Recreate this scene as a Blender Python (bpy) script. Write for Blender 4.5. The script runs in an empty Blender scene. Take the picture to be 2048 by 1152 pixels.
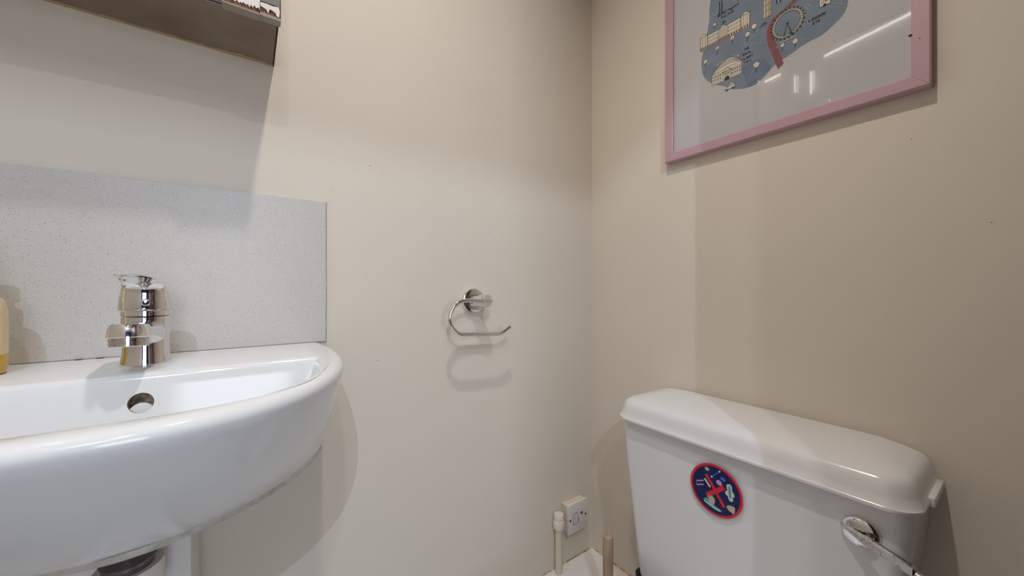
import bpy, bmesh, math, random
from mathutils import Vector, Matrix
from mathutils.geometry import tessellate_polygon
PI = math.pi
SC = bpy.context.scene
COL = SC.collection

# ------------------------------------------------------------------ camera
F_PX = 746.0
cam_d = bpy.data.cameras.new('camera')
cam_d.sensor_width = 36.0
cam_d.lens = 36.0 * F_PX / 2048.0
cam_d.clip_start = 0.01
cam = bpy.data.objects.new('camera', cam_d)
COL.objects.link(cam)
cam.location = (-0.88297, -0.81263, 1.04)
cam.rotation_euler = (PI/2, 0, math.radians(54.73 - 90))
SC.camera = cam

# ------------------------------------------------------------------ world, exposure
w = bpy.data.worlds.new('world'); SC.world = w; w.use_nodes = True
w.node_tree.nodes['Background'].inputs[0].default_value = (0.9, 0.85, 0.8, 1)
w.node_tree.nodes['Background'].inputs[1].default_value = 0.05
SC.view_settings.view_transform = 'Standard'
SC.view_settings.look = 'None'
SC.view_settings.gamma = 1.0
SC.view_settings.use_curve_mapping = False
SC.view_settings.exposure = -0.08
SC.cycles.max_bounces = 12
SC.cycles.diffuse_bounces = 8

# ------------------------------------------------------------------ lights
def point(name, loc, watt, colr, rad):
    l = bpy.data.lights.new(name, 'POINT'); l.energy = watt; l.color = colr; l.shadow_soft_size = rad
    o = bpy.data.objects.new(name, l); COL.objects.link(o); o.location = loc
    return o
def lamp_disc(name, loc, watt, colr, dia, spread):
    l = bpy.data.lights.new(name, 'AREA'); l.shape = 'DISK'; l.size = dia; l.energy = watt; l.color = colr; l.spread = math.radians(spread)
    o = bpy.data.objects.new(name, l); COL.objects.link(o); o.location = loc      # faces straight down
    return o
lamp_disc('downlight_bulb_by_door', (-1.02, -1.40, 2.285), 4.1, (0.90, 0.90, 0.95), 0.040, 142)
lamp_disc('downlight_bulb_by_picture', (-0.73, -0.56, 2.285), 5.7, (1.0, 0.92, 0.84), 0.046, 139)
point('hall_bulb', (-1.304, -1.95, 2.37), 47.0, (0.68, 0.83, 1.0), 0.008)
wl = bpy.data.lights.new('hall_fill_light', 'AREA'); wl.shape = 'RECTANGLE'; wl.size = 0.65; wl.size_y = 1.1
wl.energy = 16; wl.color = (0.78, 0.87, 1.0)  # added cool fill sent through the doorway; the hall has no window
wo = bpy.data.objects.new('hall_fill_light', wl); COL.objects.link(wo)
wo.location = (-0.95, -2.86, 1.30); wo.rotation_euler = (math.radians(90), 0, 0)

# ------------------------------------------------------------------ helpers
def obj(name, bm, mats, parent=None, smooth=None, loc=None):
    me = bpy.data.meshes.new(name)
    bmesh.ops.recalc_face_normals(bm, faces=bm.faces[:])
    bm.to_mesh(me); bm.free()
    if not isinstance(mats, (list, tuple)): mats = [mats]
    for m in mats: me.materials.append(m)
    if smooth is not None:
        for p in me.polygons: p.use_smooth = True
        if smooth < 180: me.set_sharp_from_angle(angle=math.radians(smooth))
    o = bpy.data.objects.new(name, me); COL.objects.link(o)
    if parent is not None:
        o.parent = parent
        if loc is None: o.matrix_parent_inverse = Matrix.Translation(-parent.location)
    return o

def thing(name, label, cat, loc=(0, 0, 0), group=None):
    o = bpy.data.objects.new(name, None); COL.objects.link(o)
    o.location = loc; o.empty_display_size = 0.02
    o['label'] = label; o['category'] = cat
    if group: o['group'] = group
    return o

def tag(o, label, cat, group=None):
    o['label'] = label; o['category'] = cat
    if group: o['group'] = group
    return o

def struct(name, bm, m, label=None, smooth=None):
    o = obj(name, bm, m, smooth=smooth); o['kind'] = 'structure'
    if label: o['label'] = label
    return o

def box(bm, x0, x1, y0, y1, z0, z1, bev=0.0, seg=2, mi=0):
    vs = [bm.verts.new((x, y, z)) for x in (x0, x1) for y in (y0, y1) for z in (z0, z1)]
    idx = [(0,1,3,2), (4,6,7,5), (0,4,5,1), (2,3,7,6), (0,2,6,4), (1,5,7,3)]
    fs = [bm.faces.new([vs[i] for i in f]) for f in idx]
    for f in fs: f.material_index = mi
    if bev > 0:
        es = list({e for f in fs for e in f.edges})
        r = bmesh.ops.bevel(bm, geom=es, offset=bev, segments=seg, profile=0.5, affect='EDGES')
        for f in r['faces']: f.material_index = mi
    return fs

def loft(bm, rings, cap0=True, cap1=True, mi=0, closed=True):
    R = [[bm.verts.new(p) for p in r] for r in rings]
    n = len(R[0])
    for a, b in zip(R[:-1], R[1:]):
        for i in range(n if closed else n-1):
            j = (i+1) % n
            f = bm.faces.new((a[i], a[j], b[j], b[i])); f.material_index = mi
    if cap0:
        f = bm.faces.new(R[0]); f.material_index = mi
    if cap1:
        f = bm.faces.new(list(reversed(R[-1]))); f.material_index = mi
    return R

def frame_of(ax):
    ax = Vector(ax).normalized()
    h = Vector((0, 0, 1)) if abs(ax.z) < 0.9 else Vector((1, 0, 0))
    u = ax.cross(h).normalized(); v = u.cross(ax).normalized()
    return ax, u, v

def lathe(bm, origin, axis, prof, n=40, mi=0, cap0=True, cap1=True):
    """prof = [(distance along axis, radius)]"""
    o = Vector(origin); ax, u, v = frame_of(axis)
    rings = [[o + ax*d + (u*math.cos(2*PI*i/n) + v*math.sin(2*PI*i/n))*r for i in range(n)] for d, r in prof]
    return loft(bm, rings, cap0, cap1, mi)

def tube(bm, pts, r, n=16, mi=0):
    pts = [Vector(p) for p in pts]
    rings = []; u = None
    for i, p in enumerate(pts):
        t = (pts[min(i+1, len(pts)-1)] - pts[max(i-1, 0)]).normalized()
        if u is None: _, u, v = frame_of(t)
        u = (u - t*u.dot(t)).normalized(); v = t.cross(u)
        rings.append([p + (u*math.cos(2*PI*k/n) + v*math.sin(2*PI*k/n))*r for k in range(n)])
    return loft(bm, rings, mi=mi)

def catmull(pts, k=6, closed=False):
    P = [Vector(p) for p in pts]; out = []; n = len(P)
    for i in range(n if closed else n-1):
        p0 = P[(i-1) % n] if closed else P[max(i-1, 0)]; p1 = P[i]
        p2 = P[(i+1) % n]; p3 = P[(i+2) % n] if closed else P[min(i+2, n-1)]
        for j in range(k):
            t = j/k
            out.append(0.5*((2*p1) + (-p0+p2)*t + (2*p0-5*p1+4*p2-p3)*t*t + (-p0+3*p1-3*p2+p3)*t**3))
    if not closed: out.append(P[-1])
    return out

# ------------------------------------------------------------------ materials
def srgb(r, g, b):
    f = lambda c: (c/255/12.92) if c/255 <= 0.04045 else ((c/255+0.055)/1.055)**2.4
    return (f(r), f(g), f(b), 1)

def mat(name, colr, rough=0.5, metal=0.0, spec=0.5, **kw):
    m = bpy.data.materials.new(name); m.use_nodes = True
    b = m.node_tree.nodes['Principled BSDF']
    b.inputs['Base Color'].default_value = colr
    b.inputs['Roughness'].default_value = rough
    b.inputs['Metallic'].default_value = metal
    b.inputs['Specular IOR Level'].default_value = spec
    for k, v in kw.items(): b.inputs[k.replace('_', ' ')].default_value = v
    return m

def nodes(m):
    nt = m.node_tree
    return nt, nt.nodes, nt.links, nt.nodes['Principled BSDF']

def add_noise_colour(m, c1, c2, scale=5, detail=3, lo=0.4, hi=0.6, rough=0.5):
    nt, N, L, b = nodes(m)
    tc = N.new('ShaderNodeTexCoord'); no = N.new('ShaderNodeTexNoise'); cr = N.new('ShaderNodeValToRGB')
    no.inputs['Scale'].default_value = scale; no.inputs['Detail'].default_value = detail
    no.inputs['Roughness'].default_value = rough
    cr.color_ramp.elements[0].position = lo; cr.color_ramp.elements[0].color = c1
    cr.color_ramp.elements[1].position = hi; cr.color_ramp.elements[1].color = c2
    L.new(tc.outputs['Object'], no.inputs['Vector']); L.new(no.outputs['Fac'], cr.inputs['Fac'])
    L.new(cr.outputs['Color'], b.inputs['Base Color'])
    return tc, cr

def add_bump(m, scale=200, strength=0.1, dist=0.001, detail=2, scale2=None):
    nt, N, L, b = nodes(m)
    tc = N.new('ShaderNodeTexCoord'); no = N.new('ShaderNodeTexNoise'); bu = N.new('ShaderNodeBump')
    no.inputs['Scale'].default_value = scale; no.inputs['Detail'].default_value = detail
    bu.inputs['Strength'].default_value = strength; bu.inputs['Distance'].default_value = dist
    L.new(tc.outputs['Object'], no.inputs['Vector'])
    if scale2:
        n2 = N.new('ShaderNodeTexNoise'); n2.inputs['Scale'].default_value = scale2; n2.inputs['Detail'].default_value = 2
        ad = N.new('ShaderNodeMath'); ad.operation = 'MULTIPLY_ADD'; ad.inputs[1].default_value = 4.0
        L.new(tc.outputs['Object'], n2.inputs['Vector'])
        L.new(n2.outputs['Fac'], ad.inputs[0]); L.new(no.outputs['Fac'], ad.inputs[2])
        L.new(ad.outputs[0], bu.inputs['Height'])
    else:
        L.new(no.outputs['Fac'], bu.inputs['Height'])
    L.new(bu.outputs['Normal'], b.inputs['Normal'])

WALL = srgb(218, 209, 196)
m_wall = mat('cream_wall_paint', WALL, 0.62, spec=0.3)
add_noise_colour(m_wall, srgb(214, 205, 192), srgb(219, 210, 197), 2.5, 3, 0.3, 0.7)
add_bump(m_wall, 260, 0.22, 0.0006, 3, 14)
m_ceil = mat('white_ceiling_paint', srgb(205, 200, 190), 0.8)
add_bump(m_ceil, 120, 0.1, 0.0008)
m_ceramic = mat('white_glazed_ceramic', srgb(224, 226, 228), 0.10, spec=0.5)
m_foot = mat('unglazed_basin_rim', srgb(205, 200, 192), 0.5)
add_noise_colour(m_foot, srgb(180, 174, 164), srgb(214, 210, 203), 60, 4, 0.3, 0.65)
m_hole = mat('stained_overflow_inside', srgb(120, 88, 55), 0.35)
add_noise_colour(m_hole, srgb(70, 44, 26), srgb(190, 172, 140), 160, 4, 0.35, 0.62)
m_plastic = mat('white_cistern_plastic', srgb(222, 222, 224), 0.2, spec=0.45)
add_bump(m_plastic, 30, 0.03, 0.001)
m_chrome = mat('polished_chrome', (0.80, 0.80, 0.81, 1), 0.05, 1.0)
m_chrome_worn = mat('worn_chrome', (0.62, 0.60, 0.60, 1), 0.14, 1.0)
nt, N, L, b = nodes(m_chrome_worn)
tc = N.new('ShaderNodeTexCoord'); no = N.new('ShaderNodeTexNoise'); no.inputs['Scale'].default_value = 420
cr = N.new('ShaderNodeValToRGB'); cr.color_ramp.elements[0].position = 0.3; cr.color_ramp.elements[0].color = (0.2, 0.17, 0.15, 1)
cr.color_ramp.elements[1].position = 0.42; cr.color_ramp.elements[1].color = (0.62, 0.60, 0.60, 1)
L.new(tc.outputs['Object'], no.inputs['Vector']); L.new(no.outputs['Fac'], cr.inputs['Fac']); L.new(cr.outputs['Color'], b.inputs['Base Color'])
m_gap = mat('dark_gap', srgb(30, 26, 24), 0.9)
m_white_trim = mat('white_gloss_paint', srgb(226, 222, 220), 0.3)
add_bump(m_white_trim, 25, 0.08, 0.001)
m_pipe = mat('painted_pipe_cream', srgb(214, 203, 182), 0.35)
add_bump(m_pipe, 90, 0.25, 0.0008)
m_capw = mat('white_pipe_fitting', srgb(222, 214, 202), 0.35)
m_spur = mat('white_switch_plastic', srgb(216, 212, 210), 0.3)
m_spurbox = mat('yellowed_switch_box', srgb(214, 204, 184), 0.4)
m_black = mat('black_rubber', srgb(18, 17, 17), 0.5)
m_red = mat('red_neon_lens', srgb(120, 20, 26), 0.2)
m_line = mat('grey_moulded_line', srgb(120, 116, 116), 0.6)
m_caulk = mat('stained_caulk', srgb(190, 160, 115), 0.7)
add_noise_colour(m_caulk, srgb(120, 80, 40), srgb(206, 188, 150), 70, 3, 0.35, 0.6)

# speckled splashback (fine grey flecks on off-white laminate)
m_speck = mat('speckled_laminate', srgb(200, 196, 191), 0.32)
nt, N, L, b = nodes(m_speck)
tc = N.new('ShaderNodeTexCoord')
prev = None
base = N.new('ShaderNodeRGB'); base.outputs[0].default_value = srgb(196, 191, 186); prev = base.outputs[0]
def flecks(prev, scale, thr, colr, off, squash):
    mp = N.new('ShaderNodeMapping'); mp.inputs['Location'].default_value = (off, off*2, off*3)
    mp.inputs['Scale'].default_value = squash
    vo = N.new('ShaderNodeTexVoronoi'); vo.inputs['Scale'].default_value = scale
    lt = N.new('ShaderNodeMath'); lt.operation = 'LESS_THAN'; lt.inputs[1].default_value = thr
    sp = N.new('ShaderNodeSeparateColor'); gt = N.new('ShaderNodeMath'); gt.operation = 'GREATER_THAN'; gt.inputs[1].default_value = 0.45
    mu = N.new('ShaderNodeMath'); mu.operation = 'MULTIPLY'
    mx = N.new('ShaderNodeMix'); mx.data_type = 'RGBA'; mx.inputs['B'].default_value = colr
    L.new(tc.outputs['Object'], mp.inputs['Vector']); L.new(mp.outputs[0], vo.inputs['Vector'])
    L.new(vo.outputs['Distance'], lt.inputs[0]); L.new(vo.outputs['Color'], sp.inputs[0]); L.new(sp.outputs[0], gt.inputs[0])
    L.new(lt.outputs[0], mu.inputs[0]); L.new(gt.outputs[0], mu.inputs[1])
    L.new(mu.outputs[0], mx.inputs['Factor']); L.new(prev, mx.inputs['A'])
    return mx.outputs['Result']
prev = flecks(prev, 420, 0.24, srgb(176, 170, 164), 0.3, (1, 1, 1.5))
prev = flecks(prev, 330, 0.30, srgb(205, 201, 196), 1.7, (1, 1, 1.3))
prev = flecks(prev, 210, 0.15, srgb(128, 120, 114), 3.1, (1, 1, 2.0))
L.new(prev, b.inputs['Base Color'])
m_speck_edge = mat('laminate_cut_edge', srgb(176, 156, 128), 0.5)

# cabinet
m_under = mat('bare_board_underside', srgb(128, 112, 98), 0.75)
add_noise_colour(m_under, srgb(118, 98, 84), srgb(136, 124, 112), 9, 5, 0.3, 0.7)
m_strip = mat('grey_board_edge', srgb(150, 140, 132), 0.6)
m_cabw = mat('white_cabinet_laminate', srgb(228, 224, 220), 0.3)
m_chip = mat('exposed_brown_chipboard', srgb(104, 62, 44), 0.85)
add_noise_colour(m_chip, srgb(66, 36, 26), srgb(150, 98, 74), 240, 4, 0.35, 0.65)
add_bump(m_chip, 500, 0.5, 0.001)
m_mirror = mat('cabinet_mirror', (0.75, 0.76, 0.77, 1), 0.04, 1.0)
m_scuff = mat('scuffed_paint_edge', srgb(172, 150, 118), 0.6)
m_darkedge = mat('dark_board_edge', srgb(40, 28, 22), 0.8)

# picture
m_pink = mat('pink_frame_paint', srgb(188, 154, 164), 0.38)
m_paper = mat('white_print_paper', srgb(200, 196, 200), 0.8)
m_blue = mat('print_blue_ink', srgb(122, 134, 154), 0.8)
add_noise_colour(m_blue, srgb(118, 130, 150), srgb(130, 142, 160), 30, 3, 0.3, 0.7)
m_blue2 = mat('print_deep_blue_ink', srgb(108, 124, 148), 0.8)
m_river = mat('print_plum_ink', srgb(140, 84, 88), 0.8)
m_ink = mat('print_black_ink', srgb(34, 32, 40), 0.8)
m_brownink = mat('print_brown_ink', srgb(112, 92, 86), 0.8)
m_cream = mat('print_cream_ink', srgb(224, 214, 200), 0.8)
m_tan = mat('print_tan_ink', srgb(196, 176, 150), 0.8)
m_dash = mat('print_pale_line', srgb(178, 184, 190), 0.8)
m_glass = bpy.data.materials.new('picture_glass'); m_glass.use_nodes = True
nt = m_glass.node_tree; nt.nodes.clear()
out = nt.nodes.new('ShaderNodeOutputMaterial'); mix = nt.nodes.new('ShaderNodeMixShader')
tr = nt.nodes.new('ShaderNodeBsdfTransparent'); gl = nt.nodes.new('ShaderNodeBsdfGlossy'); fr = nt.nodes.new('ShaderNodeFresnel')
tr.inputs[0].default_value = (0.97, 0.975, 0.97, 1); gl.inputs['Roughness'].default_value = 0.03; fr.inputs[0].default_value = 1.5
geo = nt.nodes.new('ShaderNodeNewGeometry'); inv = nt.nodes.new('ShaderNodeMath'); inv.operation = 'SUBTRACT'; inv.inputs[0].default_value = 1.0
mul = nt.nodes.new('ShaderNodeMath'); mul.operation = 'MULTIPLY'
nt.links.new(geo.outputs['Backfacing'], inv.inputs[1]); nt.links.new(inv.outputs[0], mul.inputs[1]); nt.links.new(fr.outputs[0], mul.inputs[0])
nt.links.new(mul.outputs[0], mix.inputs[0]); nt.links.new(tr.outputs[0], mix.inputs[1]); nt.links.new(gl.outputs[0], mix.inputs[2])
nt.links.new(mix.outputs[0], out.inputs[0])

m_navy = mat('sticker_navy', srgb(8, 14, 78), 0.3)
m_sred = mat('sticker_red', srgb(206, 32, 46), 0.3)
m_swhite = mat('sticker_pale_aqua', srgb(186, 206, 208), 0.35)
m_sgreen = mat('sticker_teal', srgb(70, 160, 150), 0.35)
m_spink = mat('sticker_lilac', srgb(186, 150, 196), 0.35)
m_sblue = mat('sticker_blue', srgb(52, 110, 190), 0.35)
m_sbeige = mat('sticker_beige', srgb(190, 174, 156), 0.35)
m_sgrey = mat('sticker_grey', srgb(120, 130, 140), 0.35)

m_wood = mat('pale_handle_wood', srgb(176, 138, 112), 0.45)
nt, N, L, b = nodes(m_wood)
tc = N.new('ShaderNodeTexCoord'); mp = N.new('ShaderNodeMapping'); mp.inputs['Scale'].default_value = (1, 1, 0.06)
no = N.new('ShaderNodeTexNoise'); no.inputs['Scale'].default_value = 260; no.inputs['Detail'].default_value = 3
cr = N.new('ShaderNodeValToRGB'); cr.color_ramp.elements[0].position = 0.3; cr.color_ramp.elements[0].color = srgb(150, 124, 104)
cr.color_ramp.elements[1].position = 0.7; cr.color_ramp.elements[1].color = srgb(188, 162, 140)
L.new(tc.outputs['Object'], mp.inputs[0]); L.new(mp.outputs[0], no.inputs['Vector']); L.new(no.outputs['Fac'], cr.inputs[0]); L.new(cr.outputs[0], b.inputs['Base Color'])
m_door = mat('dark_stained_door', srgb(84, 46, 30), 0.4)
nt, N, L, b = nodes(m_door)
tc = N.new('ShaderNodeTexCoord'); mp = N.new('ShaderNodeMapping'); mp.inputs['Scale'].default_value = (6, 6, 0.5)
no = N.new('ShaderNodeTexNoise'); no.inputs['Scale'].default_value = 9; no.inputs['Detail'].default_value = 5
cr = N.new('ShaderNodeValToRGB'); cr.color_ramp.elements[0].position = 0.3; cr.color_ramp.elements[0].color = srgb(62, 32, 20)
cr.color_ramp.elements[1].position = 0.7; cr.color_ramp.elements[1].color = srgb(104, 60, 40)
L.new(tc.outputs['Object'], mp.inputs[0]); L.new(mp.outputs[0], no.inputs['Vector']); L.new(no.outputs['Fac'], cr.inputs[0]); L.new(cr.outputs[0], b.inputs['Base Color'])
m_hall = mat('dark_blue_hall_paint', srgb(22, 24, 44), 0.7)
m_floor = mat('grey_floor_tile', srgb(150, 142, 132), 0.4)
nt, N, L, b = nodes(m_floor)
tc = N.new('ShaderNodeTexCoord'); br = N.new('ShaderNodeTexBrick'); br.offset = 0.0
br.inputs['Scale'].default_value = 1.0; br.inputs['Brick Width'].default_value = 0.3; br.inputs['Row Height'].default_value = 0.3
br.inputs['Mortar Size'].default_value = 0.004
br.inputs['Color1'].default_value = srgb(205, 207, 210); br.inputs['Color2'].default_value = srgb(205, 207, 210); br.inputs['Mortar'].default_value = srgb(205, 207, 210)
L.new(tc.outputs['Object'], br.inputs['Vector']); L.new(br.outputs['Color'], b.inputs['Base Color'])
m_thread = mat('dull_threaded_metal', srgb(128, 120, 120), 0.3, 0.7)
m_soap = mat('yellow_liquid_soap', srgb(236, 190, 40), 0.15, Transmission_Weight=0.55)
m_soapbody = mat('translucent_amber_plastic', srgb(236, 214, 170), 0.2, Transmission_Weight=0.35)
m_pump = mat('olive_pump_plastic', srgb(120, 110, 70), 0.4)

# ------------------------------------------------------------------ room shell
XL, YB, ZC = -1.30, -1.60, 2.30
bm = bmesh.new(); box(bm, XL-0.12, 0.12, 0.0, 0.12, 0, ZC); struct('wall_back', bm, m_wall, 'cream painted wall behind the basin and the paper holder')
bm = bmesh.new(); box(bm, 0.0, 0.12, YB-0.1, 0.0, 0, ZC); struct('wall_right', bm, m_wall, 'cream painted wall behind the cistern and the pink picture')
bm = bmesh.new(); box(bm, XL-0.12, XL, YB-0.1, 0.0, 0, ZC); struct('wall_left', bm, m_wall)
bm = bmesh.new()
box(bm, -0.455, 0.0, YB-0.1, YB, 0, ZC); box(bm, XL, -0.455, YB-0.1, YB, 2.236, ZC); struct('wall_front', bm, m_wall)
bm = bmesh.new(); box(bm, -2.0, 0.5, -2.9, 0.12, -0.1, 0.0); struct('floor', bm, m_floor)
bm = bmesh.new(); box(bm, -1.42, 0.12, YB-0.1, 0.12, ZC, ZC+0.1); struct('ceiling', bm, m_ceil)
bm = bmesh.new(); box(bm, -2.0, 0.5, -2.9, YB-0.1, 2.5, 2.6); struct('ceiling_hall', bm, m_ceil)
ZH = 2.5
bm = bmesh.new(); box(bm, -2.0, 0.5, -3.0, -2.9, 0, ZH); struct('wall_hall_far', bm, m_hall)
bm = bmesh.new(); box(bm, -2.1, -2.0, -2.9, -1.7, 0, ZH); struct('wall_hall_left', bm, m_hall)
bm = bmesh.new(); box(bm, 0.5, 0.6, -2.9, -1.7, 0, ZH); struct('wall_hall_right', bm, m_hall)
bm = bmesh.new(); box(bm, -2.0, XL-0.12, YB-0.1, YB, 0, ZH); box(bm, 0.12, 0.5, YB-0.1, YB, 0, ZH); box(bm, -2.0, 0.5, YB-0.1, YB, ZC+0.1, ZH); struct('wall_hall_near', bm, m_hall)
# door leaf opened into the room
bm = bmesh.new(); box(bm, -0.04, 0.0, 0.0, 0.755, 0.01, 2.225, 0.003)
dl = struct('door_1', bm, m_door, 'dark stained door standing open into the room')
dl.location = (-0.450, YB+0.005, 0.0); dl.rotation_euler = (0, 0, math.radians(-6))
bm = bmesh.new()
lathe(bm, (-0.04, 0.69, 0.98), (-1, 0, 0), [(0, 0.024), (0.006, 0.024), (0.008, 0.01), (0.04, 0.01), (0.042, 0.022), (0.06, 0.025), (0.07, 0.016), (0.072, 0.0005)], 24)
kn = obj('door_knob', bm, m_chrome, smooth=40); kn.parent = dl

# boxing in the corner (L-shaped ledge around buried pipes)
bm = bmesh.new()
P_ = [(-0.62, 0.0), (-0.62, -0.105), (-0.105, -0.105), (-0.105, -0.22), (-0.001, -0.22), (-0.001, 0.0)]
lo = [bm.verts.new((x, y, 0)) for x, y in P_]; hi = [bm.verts.new((x, y, 0.2253)) for x, y in P_]
for i in range(6): bm.faces.new((lo[i], lo[(i+1) % 6], hi[(i+1) % 6], hi[i]))
bm.faces.new(hi); bm.faces.new(lo)
es = [e for e in bm.edges if all(abs(v.co.z-0.2253) < 1e-5 for v in e.verts)]
bmesh.ops.bevel(bm, geom=es, offset=0.002, segments=2, affect='EDGES')
struct('trim_1', bm, m_white_trim, 'white painted pipe boxing in the corner under the switch')
# caulk bead where ledge meets walls
bm = bmesh.new()
random.seed(4)
def bead(p, q, r0):
    n = 40; p = Vector(p); q = Vector(q)
    ax, u, v = frame_of(q-p); rings = []
    for i in range(n+1):
        c = p.lerp(q, i/n); r = r0*random.uniform(0.6, 1.25)
        rings.append([c + (u*math.cos(2*PI*k/8)+v*math.sin(2*PI*k/8))*r for k in range(8)])
    loft(bm, rings)
bead((-0.61, -0.0005, 0.2255), (-0.001, -0.0005, 0.2255), 0.0022)
bead((-0.0008, -0.001, 0.2255), (-0.0008, -0.215, 0.2255), 0.0026)
struct('trim_2', bm, m_caulk, 'stained caulk line around the corner boxing', smooth=60)

# ------------------------------------------------------------------ splashback
sp = thing('splashback', 'speckled off-white laminate splashback panel on the wall behind the basin', 'splashback', (-1.0, -0.003, 0.936))
bm = bmesh.new(); box(bm, -1.285, -0.7585, -0.0062, -0.0004, 0.9362, 1.2087, 0.0006, 1)
obj('panel', bm, m_speck, sp)
bm = bmesh.new()
n = 60; random.seed(7)
rings = []
for i in range(n+1):
    z = 0.938 + (1.208-0.938)*i/n; wv = 0.0012*random.uniform(0.55, 1.1)
    rings.append([(-0.7584, -0.0058, z), (-0.7584+wv, -0.0046, z), (-0.7584+wv*1.5, -0.0004, z), (-0.7584, -0.0004, z)])
loft(bm, rings); obj('edge_seal', bm, m_speck_edge, sp)

# ------------------------------------------------------------------ basin
BX, BA, BB = -1.000, 0.2345, 0.4265
ba = thing('wash_basin', 'white ceramic wall-hung basin with a deep rounded front and one chrome tap', 'basin', (BX, -0.15, 0.7366))
def d_ring(a, b, z, n_, y0=0.0, cx=BX, NF=72, NB=24, tw=0.0):
    pts = []
    for i in range(NF+1):
        t = PI*i/NF; c = math.cos(t); s = math.sin(t)
        x = a*math.copysign(abs(c)**(2/n_), c); y = b*(s**(2/n_))
        x *= 1 + tw*math.sin(PI*min(1, y/b))**1.0
        pts.append((cx+x, y0-y, z))
    for i in range(1, NB):
        t = i/NB; pts.append((cx-a+2*a*t, y0, z))
    return pts
zr = 0.9357
rings = []
# underside (flat), inside of foot, foot, then body up
rings.append(d_ring(0.214, 0.192, 0.7460, 1.75, -0.0006))
rings.append(d_ring(0.219, 0.199, 0.7366, 1.75, -0.0006))
rings.append(d_ring(0.231, 0.2235, 0.7362, 1.75, -0.0006))
rings.append(d_ring(0.2335, 0.2255, 0.7385, 1.75, -0.0006))
rings.append(d_ring(0.2335, 0.2235, 0.7475, 1.75, -0.0006))
rings.append(d_ring(0.2330, 0.2185, 0.7500, 1.78, -0.0006))
NZ = 16
for i in range(1, NZ+1):
    s = i/NZ; z = 0.7500 + (0.921-0.7500)*s
    bdep = 0.2185 + (BB-0.0015-0.2185)*(s**0.60)
    aw = 0.2330 + (0.2345-0.2330)*s
    nn = 1.78 + (2.75-1.78)*(s**0.8)
    rings.append(d_ring(aw, bdep, z, nn, -0.0006, tw=0.055*s**0.7))
TW = 0.055
rings.append(d_ring(BA-0.0002, BB-0.0005, 0.9255, 2.75, -0.0006, tw=TW))
rings.append(d_ring(BA-0.0015, BB-0.0020, 0.9300, 2.75, -0.0006, tw=TW))
rings.append(d_ring(BA-0.0050, BB-0.0055, 0.9335, 2.75, -0.0006, tw=TW))
rings.append(d_ring(BA-0.0095, BB-0.0100, 0.9352, 2.75, -0.0006, tw=TW))
rings.append(d_ring(BA-0.0140, BB-0.0145, zr, 2.75, -0.0006, tw=TW))
# inner edge of the bowl
yi = -0.176
def inner(a, d, z, n_, y0=yi): return d_ring(a, d, z, n_, y0)
rings.append(inner(0.2060, 0.2230, zr, 2.9))
rings.append(inner(0.2035, 0.2195, zr-0.0006, 2.9, yi-0.0015))
rings.append(inner(0.2005, 0.2150, zr-0.0030, 2.9, yi-0.0040))
rings.append(inner(0.1985, 0.2120, zr-0.0070, 2.9, yi-0.0060))
rings.append(inner(0.1945, 0.2020, zr-0.0220, 2.8, yi-0.0090))
rings.append(inner(0.1850, 0.1780, zr-0.0500, 2.6, yi-0.0160))
rings.append(inner(0.1660, 0.1420, zr-0.0780, 2.4, yi-0.0240))
rings.append(inner(0.1360, 0.1040, zr-0.1020, 2.2, yi-0.0360))
rings.append(inner(0.0980, 0.0660, zr-0.1180, 2.1, yi-0.0500))
rings.append(inner(0.0500, 0.0320, zr-0.1260, 2.0, yi-0.0650))
rings.append(inner(0.0200, 0.0140, zr-0.1275, 2.0, yi-0.0740))
bm = bmesh.new(); loft(bm, rings)
# the foot ring is bare, chalky ceramic
for f in bm.faces:
    zc = f.calc_center_median().z
    if zc < 0.7478: f.material_index = 2
bowl = obj('bowl', bm, [m_ceramic, m_hole, m_foot], ba, smooth=50)
# overflow hole cut into the back of the bowl
cb = bmesh.new()
lathe(cb, (-0.9885, -0.215, 0.9065), (0, 1, -0.18), [(0.0, 0.0118), (0.044, 0.0118)], 40)
cut = obj('cutter', cb, m_hole)
md = bowl.modifiers.new('cut', 'BOOLEAN'); md.object = cut; md.operation = 'DIFFERENCE'; md.solver = 'EXACT'
try: md.material_mode = 'TRANSFER'
except Exception: pass
dg = bpy.context.evaluated_depsgraph_get()
me2 = bpy.data.meshes.new_from_object(bowl.evaluated_get(dg), depsgraph=dg)
bowl.modifiers.clear(); bowl.data = me2; me2.name = 'bowl'
for p in me2.polygons: p.use_smooth = True
me2.set_sharp_from_angle(angle=math.radians(50))
bpy.data.objects.remove(cut)
# white overflow channel floor seen inside the hole
bm = bmesh.new(); lathe(bm, (-0.9885, -0.1850, 0.8895), (0, 1, -0.18), [(0, 0.0113), (0.003, 0.0110)], 32)
for v in bm.verts:
    pass
lathe_o = obj('overflow_channel', bm, m_ceramic, ba, smooth=40)
bm = bmesh.new()
lathe(bm, (BX, -0.257, 0.8085), (0, 0, 1), [(0, 0.022), (0.003, 0.0215), (0.004, 0.018), (0.002, 0.015), (0.006, 0.008), (0.0065, 0.0005)], 36)
obj('drain', bm, m_chrome, ba, smooth=30)
# little gaps in the sealant behind the rim
bm = bmesh.new()
for gx in (-1.0840, -1.0620):
    a_ = [bm.verts.new((gx+0.0042*math.cos(2*PI*i/16), -0.0085+0.0022*math.sin(2*PI*i/16), zr+0.0002)) for i in range(16)]
    c_ = [bm.verts.new((v.co.x, v.co.y, zr+0.0006)) for v in a_]
    bm.faces.new(a_); bm.faces.new(list(reversed(c_)))
    for i in range(16): bm.faces.new((a_[i], c_[i], c_[(i+1) % 16], a_[(i+1) % 16]))
obj('sealant_gap', bm, m_gap, ba)
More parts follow.
